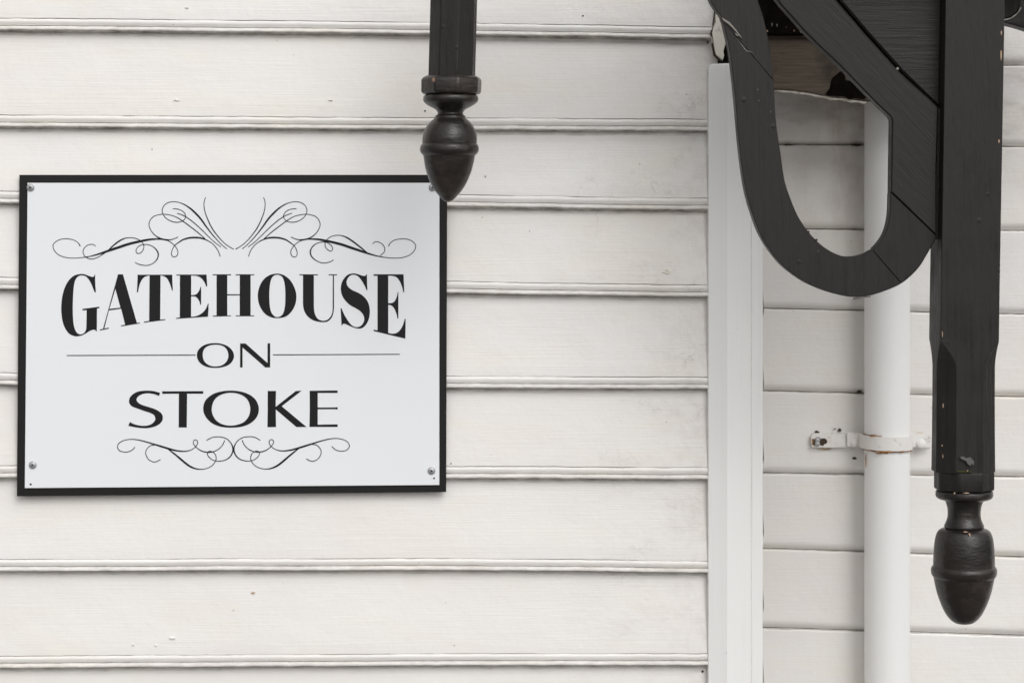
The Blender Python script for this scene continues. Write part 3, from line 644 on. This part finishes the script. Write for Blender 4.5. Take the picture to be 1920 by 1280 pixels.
# ------------------------------------------------------------------ porch canopy: post, curved brace, boards above
porch = thing('porch_canopy', 'black timber porch post with U-shaped curved brace, diagonal brace and acorn finial', 'porch')
YA = -0.375                     # axis of the post
pax = lambda py: 1817.2-py*0.0165 if py < 620 else 1817.2-620*0.0165-(py-620)*0.004
def post_ring(py, hw, ch, dz=1.0):
    c = P(pax(py), py, YA); s = scale_at(c); w = hw*s; d = w*0.88; q = max(ch, 0.6)*s
    pts = [(-w+q, -d), (w-q, -d), (w, -d+q), (w, d-q), (w-q, d), (-w+q, d), (-w, d-q), (-w, -d+q)]
    return [(c.x+a, c.y+b, c.z) for a, b in pts]
rows = [(-140, 55.5, .8), (0, 55.5, .8), (150, 55.3, .8), (300, 55.2, .8), (450, 55, .8), (560, 55, .8), (637, 55, .8)]
rows += [(637+i*6, 55, 0.8+29.2*math.sin(R(90)*i/9)) for i in range(1, 10)] + [(740, 55, 30), (820, 55.4, 30), (876, 56, 30), (882, 56.2, 30), (883.5, 54, 29.5)]
o = rings_mesh('post', [post_ring(*r) for r in rows], M['black_v'], porch, 18)
bv = o.modifiers.new('eased', 'BEVEL'); bv.width = 0.0012; bv.segments = 2; bv.limit_method = 'ANGLE'; bv.angle_limit = R(25)
fcx = lambda py: 1807.4-(py-1070)*0.004
rings = []
for py, rr_ in ((880, 56), (886, 57.0), (914, 57.0), (917.6, 55.5), (918, 50)):
    c = P(fcx(py)-.5, py, YA); s = scale_at(c)
    rings.append([(c.x+rr_*s*math.sin(R(22.5+45*k)), c.y-rr_*s*math.cos(R(22.5+45*k)), c.z) for k in range(8)])
o = rings_mesh('collar', rings, M['black_v'], porch, 30)
bv = o.modifiers.new('eased', 'BEVEL'); bv.width = 0.0025; bv.segments = 2; bv.limit_method = 'ANGLE'; bv.angle_limit = R(30)
lathe('finial', [(916, 46, 1), (918.5, 49, 1), (920, 52.5), (925, 53.6), (930, 53), (934, 49), (936.5, 42, 1), (937.5, 36, 1), (944, 33.5), (953, 31.2), (964, 30.6), (973, 32), (981, 35.2), (984, 36.6, 1), (987, 37), (989.5, 35.5, 1), (990, 38, 1),
                 (992, 43.5), (996, 48.5), (1003, 52), (1014, 54.5), (1030, 56.2), (1046, 57), (1060, 57.2, 1), (1062, 59), (1066, 61), (1071, 61.2), (1077, 60), (1082, 56.5, 1), (1090, 55), (1107, 51.3), (1125, 45.5), (1143, 37.8), (1155, 30.5), (1163, 23), (1168, 14), (1170.3, 1)],
      fcx, YA, M['turned'], porch)

YF = -0.398                     # face of the braces
out_ = [(1317, -40), (1331, 0), (1343, 20), (1353, 34), (1361, 65), (1369, 103), (1377.5, 178), (1387, 281), (1397, 352), (1411, 403), (1429, 447), (1461.5, 492), (1500, 523), (1536, 541), (1574.5, 553), (1605, 556.5), (1639, 552), (1687.5, 533), (1720, 505), (1739, 476), (1756, 446)]
in_ = [(1412, -40), (1421, 0), (1432, 35.5), (1442, 81), (1449, 139), (1455, 226), (1464, 290), (1471, 337), (1481, 369), (1497, 406.5), (1519.6, 439), (1545, 463), (1574, 478.5), (1600, 481), (1626, 474), (1645.5, 458), (1660, 435.6), (1668, 403), (1669.5, 362)]
so, si = cr(out_, 8), cr(in_, 8)
def cutline(a, b, lst, keep_after):   # part of a polyline on one side of the line a-b
    f = lambda p: (b[0]-a[0])*(p[1]-a[1])-(b[1]-a[1])*(p[0]-a[0])
    return [p for p in lst if (f(p) > 0) == keep_after]
# joints: upper scarf, lower scarf, scarf to the upright
j1 = ((1353, 37), (1451, 151)); j2 = ((1637, 470), (1691, 531)); j3 = ((1670, 360), (1755, 441))
upper_o = cutline(*j1, [p for p in so if p[1] < 300 and p[0] < 1420], False); upper_i = cutline(*j1, [p for p in si if p[1] < 300 and p[0] < 1480], False)
prism('curved_brace', [upper_o + [(1353.2, 36.2), (1450.3, 150.2)] + upper_i[::-1]], YF, 0.028, M['black_v'], porch, 0.0012)
mo = [p for p in cutline(*j1, so, True) if not (p[0] > 1640 and p[1] < 553 and ((1691-1637)*(p[1]-470)-(531-470)*(p[0]-1637)) < 0)]
mi_ = [p for p in cutline(*j1, si, True) if not (p[0] > 1600 and ((1691-1637)*(p[1]-470)-(531-470)*(p[0]-1637)) < 0)]
mo = [p for p in mo if p[0] < 1690]; mi_ = [p for p in mi_ if p[0] < 1636]
prism('curved_brace', [[(1353.4, 37.0)] + mo + [(1690.0, 531.2), (1636.6, 469.9)] + mi_[::-1] + [(1450.6, 151.0)]], YF, 0.028, M['black_v'], porch, 0.0012)
lo_ = [p for p in so if p[0] > 1692 and p[1] < 545]; li_ = [p for p in si if p[0] > 1638 and p[1] > 363]
prism('curved_brace', [[(1690.2, 531.2)] + lo_ + [(1755, 441.2)] + [(1670.2, 360.9)] + li_[::-1] + [(1636.8, 469.9)]], YF+0.0008, 0.028, M['black_v'], porch, 0.0014)
diag = [(1670.5, 360), (1671.5, 300), (1672.5, 226), (1668, 217), (1649, 200), (1611, 161), (1574.5, 123), (1540, 90.5), (1506.6, 58), (1487, 35), (1466, 12), (1440, -22), (1425, -45), (1524, -45), (1568, 0), (1623, 64.6), (1687.5, 135.6), (1759.5, 201), (1756.5, 320), (1755, 439.5)]
prism('diagonal_brace', [diag], YF-0.001, 0.030, M['black_d'], porch, 0.0026)
prism('infill_board', [[(1541, -60), (1764.5, -60), (1760, 196), (1757, 194.5), (1693, 132), (1629, 61), (1574, -4)]], YF+0.018, 0.02, M['black_h'], porch, 0.001)
prism('gap_shade_backing', [[(1520, -60), (1769, -60), (1764, 210), (1740, 210), (1600, 60)]], YF+0.040, 0.012, M['rot'], porch, 0.001)  # near-black sheet added to deepen the shadow line along the diagonal
prism('infill_strip', [[(1754, 203), (1772, 203), (1769, 452), (1750, 447)]], YF+0.007, 0.03, M['black_v'], porch, 0.001)
# small damage
prism('splinter', [[(1353, 33), (1358, 36), (1368, 42), (1380, 56), (1391, 71), (1391.5, 73), (1384, 66), (1375, 55), (1366, 46), (1357, 40)]], YF-0.0035, 0.004, M['splinter'], porch, 0.0008)
prism('splinter', [[(1377, 61), (1384, 66), (1385, 69), (1380, 67)]], YF-0.0035, 0.004, M['splinter'], porch, 0.0008)
prism('splinter', [[(1378, 69), (1400, 95), (1416, 100), (1400, 96.8), (1396, 93)]], YF-0.001, 0.002, M['splinter'], porch, 0.0004)
prism('paint_flake', [[(1599, 562), (1603, 557.5), (1612, 556), (1632, 555), (1634, 556.5), (1618, 558.5), (1608, 560.5)]], YF-0.002, 0.004, M['flake'], porch, 0.0006)
for i, (x, y) in enumerate(((1516, 434.5), (1531, 449.5))):
    blob('paint_flake', x, y, 3.4, 1.6, YF+0.004, M['black_v'], porch, 0.005, i+31)
prism('paint_flake', [[(1800, 857), (1806, 855), (1812, 859), (1820, 857), (1827, 865), (1826, 872), (1821, 869), (1821, 874), (1815, 871), (1811, 864), (1803, 861)]], YA-0.0522, 0.003, M['flake'], porch, 0.0006)
def chip(px, py, w, h, y, i): blob('bare_chip', px, py, w, h, y, M['bare'], porch, 0.0006, i*1.7)
yfp = YA-0.0455
for i, (x, y, w, h) in enumerate(((1877.8, 62, 1.6, 5), (1877.0, 104, 1.8, 11), (1873.2, 265, 1.3, 5), (1767, 626, 1.0, 7), (1768.5, 760, 1, 5), (1766.5, 835, 1.2, 2.5), (1768, 855, 1, 4), (1814, 882, 1.8, 1.5))):
    chip(x, y, w, h, yfp, i)
for i, (x, y, w, h) in enumerate(((1683, 129, 3, 4), (1728, 140, 2, 5), (1753, 142, 1.2, 3), (1744, 62, 1.3, 5), (1706, 85, 1.2, 1.6), (1595, 33, 1.5, 1.5))):
    blob('bare_chip', x, y, w, h, YF+(0.0275 if x > 1700 or y < 60 else -0.0012), M['splinter'], porch, 0.0007, 40+i*1.3)
yb_ = YA-61.5*scale_at(P(1807, 1070, YA))
for i, (x, y, w, h, yy) in enumerate(((1835, 1075.5, 15, 1.8, yb_+.0055), (1810, 997, 6, 1.2, YA-.0435), (1818, 1002, 2.2, 4.5, YA-.0475), (1790, 924, 2, 2.2, YA-.0475), (1812, 924, 7, 1.2, YA-.0488))):
    chip(x, y, w, h, yy, 60+i)
blob('moss_patch', 1828, 935.5, 11, 2.6, YA-0.0455, M['moss'], porch, 0.002, 3)
blob('moss_patch', 1806, 884, 20, 1.6, YA-0.0500, M['moss'], porch, 0.002, 5)
# canopy above the frame: beam, ceiling boards, roof
zt = P(0, -40, YF).z
bx0, bx1 = P(815, 0, YD).x, 2.22
box('front_beam', (XE-0.06, -0.42, 2.985), (bx1, -0.32, 3.13), M['black_h'], porch, 0.004)
box('outrigger', (bx0, -0.375, 3.02), (XE-0.062, -0.285, 3.08), M['black_h'], porch, 0.004)
cx0, cx1 = XE+0.08, 1.80
for i in range(5):
    y0 = -0.43+i*0.166
    box('ceiling_board', (cx0-0.04 if y0 < -0.15 else cx0+0.04, y0+0.002, 3.412), (cx1, y0+0.164, 3.43), M['black_h'], porch, 0.002)
for x in (1.46, 1.74): box('king_post', (x, -0.40, 3.131), (x+0.03, -0.36, 3.411), M['black_v'], porch, 0.003)
box('roof_sheet', (cx0-0.07, -0.45, 3.432), (cx1+0.04, -0.035, 3.46), M['roof'], porch, 0.004)
# bare board and a near-black shade panel closing the back of the canopy against the recessed wall
led = [(1420, 66), (1470, 66), (1510, 64.5), (1650, 66), (1770, 66), (1790, 200), (1700, 194), (1655, 191), (1625, 190), (1600, 186), (1570, 183), (1540, 178.5), (1510, 172.5), (1480, 169), (1452, 168), (1420, 167)]
rot = [(1548, 178), (1556, 165), (1560, 148), (1569, 140), (1578, 133), (1584, 137), (1586, 150), (1596, 152), (1606, 157), (1618, 168), (1628, 176), (1620, 186), (1604, 184), (1592, 187), (1584, 181), (1568, 180)]
YLg = 0.20
prism('ledger_board', [led], YLg, 0.024, M['bare_wood'], porch, 0.002)
prism('rotten_hole', [contour([(x, y) for x, y in rot], 3)], YLg-0.002, 0.003, M['rot'], porch, 0.0008)
b0 = P(1418, 66, YLg-0.02); b1 = P(1790, -30, YLg-0.02)
box('void_shade_panel', (b0.x, YLg-0.02, b0.z), (b1.x, YLg+0.06, 3.40), M['rot'], porch, 0.003)  # near-black panel stands in for the dark, shaded canopy interior
for i, (x, y, w, h) in enumerate(((1447.5, 47, 1.2, 5), (1457, 48, 1.2, 4.5), (1438.5, 58.5, 2.2, 1.8), (1489, 58, 1.5, 1.5), (1502, 60, 3, 2), (1474, 51, 1, 1))):
    blob('bare_chip', x, y, w, h, YLg-0.0205, M['bare' if i in (2, 3, 4) else 'splinter'], porch, 0.0008, 80+i)
lipb = [(1452, 168.5), (1466, 168.5), (1480, 170), (1494, 170.5), (1510, 173.5), (1524, 174.5), (1540, 179), (1553, 179.5), (1570, 184), (1584, 183.5), (1600, 187.5), (1626, 190.5), (1622, 195), (1609, 191.5), (1598, 192.5), (1578, 187), (1560, 188), (1547, 183), (1530, 181.5), (1514, 177), (1500, 177.5), (1483, 173), (1470, 173.5), (1452, 170.5)]
prism('paint_lip', [lipb], YLg+0.004, 0.015, M['chipped'], porch, 0.001)
# right end: sloping fascia and round boss beyond the post
prism('end_fascia', [[(1850, -70), (2080, -70), (2080, 96), (1960, 66), (1920, 52.5), (1900, 47), (1884, 43), (1850, 36)]], 0.10, 0.05, M['black_h'], porch, 0.003)
cxb, cyb, rb = 1879, -1, 39
ring_o = [(cxb+rb*math.cos(a), cyb+rb*math.sin(a)) for a in [2*math.pi*k/48 for k in range(48)]]
prism('round_boss', [ring_o], -0.30, 0.40, M['black_v'], porch, 0.004)
a0, a1 = R(22), R(84)
cres = [(cxb+(rb+.6)*math.cos(a0+(a1-a0)*k/16), cyb+(rb+.6)*math.sin(a0+(a1-a0)*k/16)) for k in range(17)]
cres += [(cxb+(rb-1.1-.5*math.sin(k))*math.cos(a0+(a1-a0)*k/16), cyb+(rb-1.1-.5*math.sin(k))*math.sin(a0+(a1-a0)*k/16)) for k in range(16, -1, -1)]
prism('worn_edge', [cres], -0.3012, 0.004, M['chipped'], porch, 0)
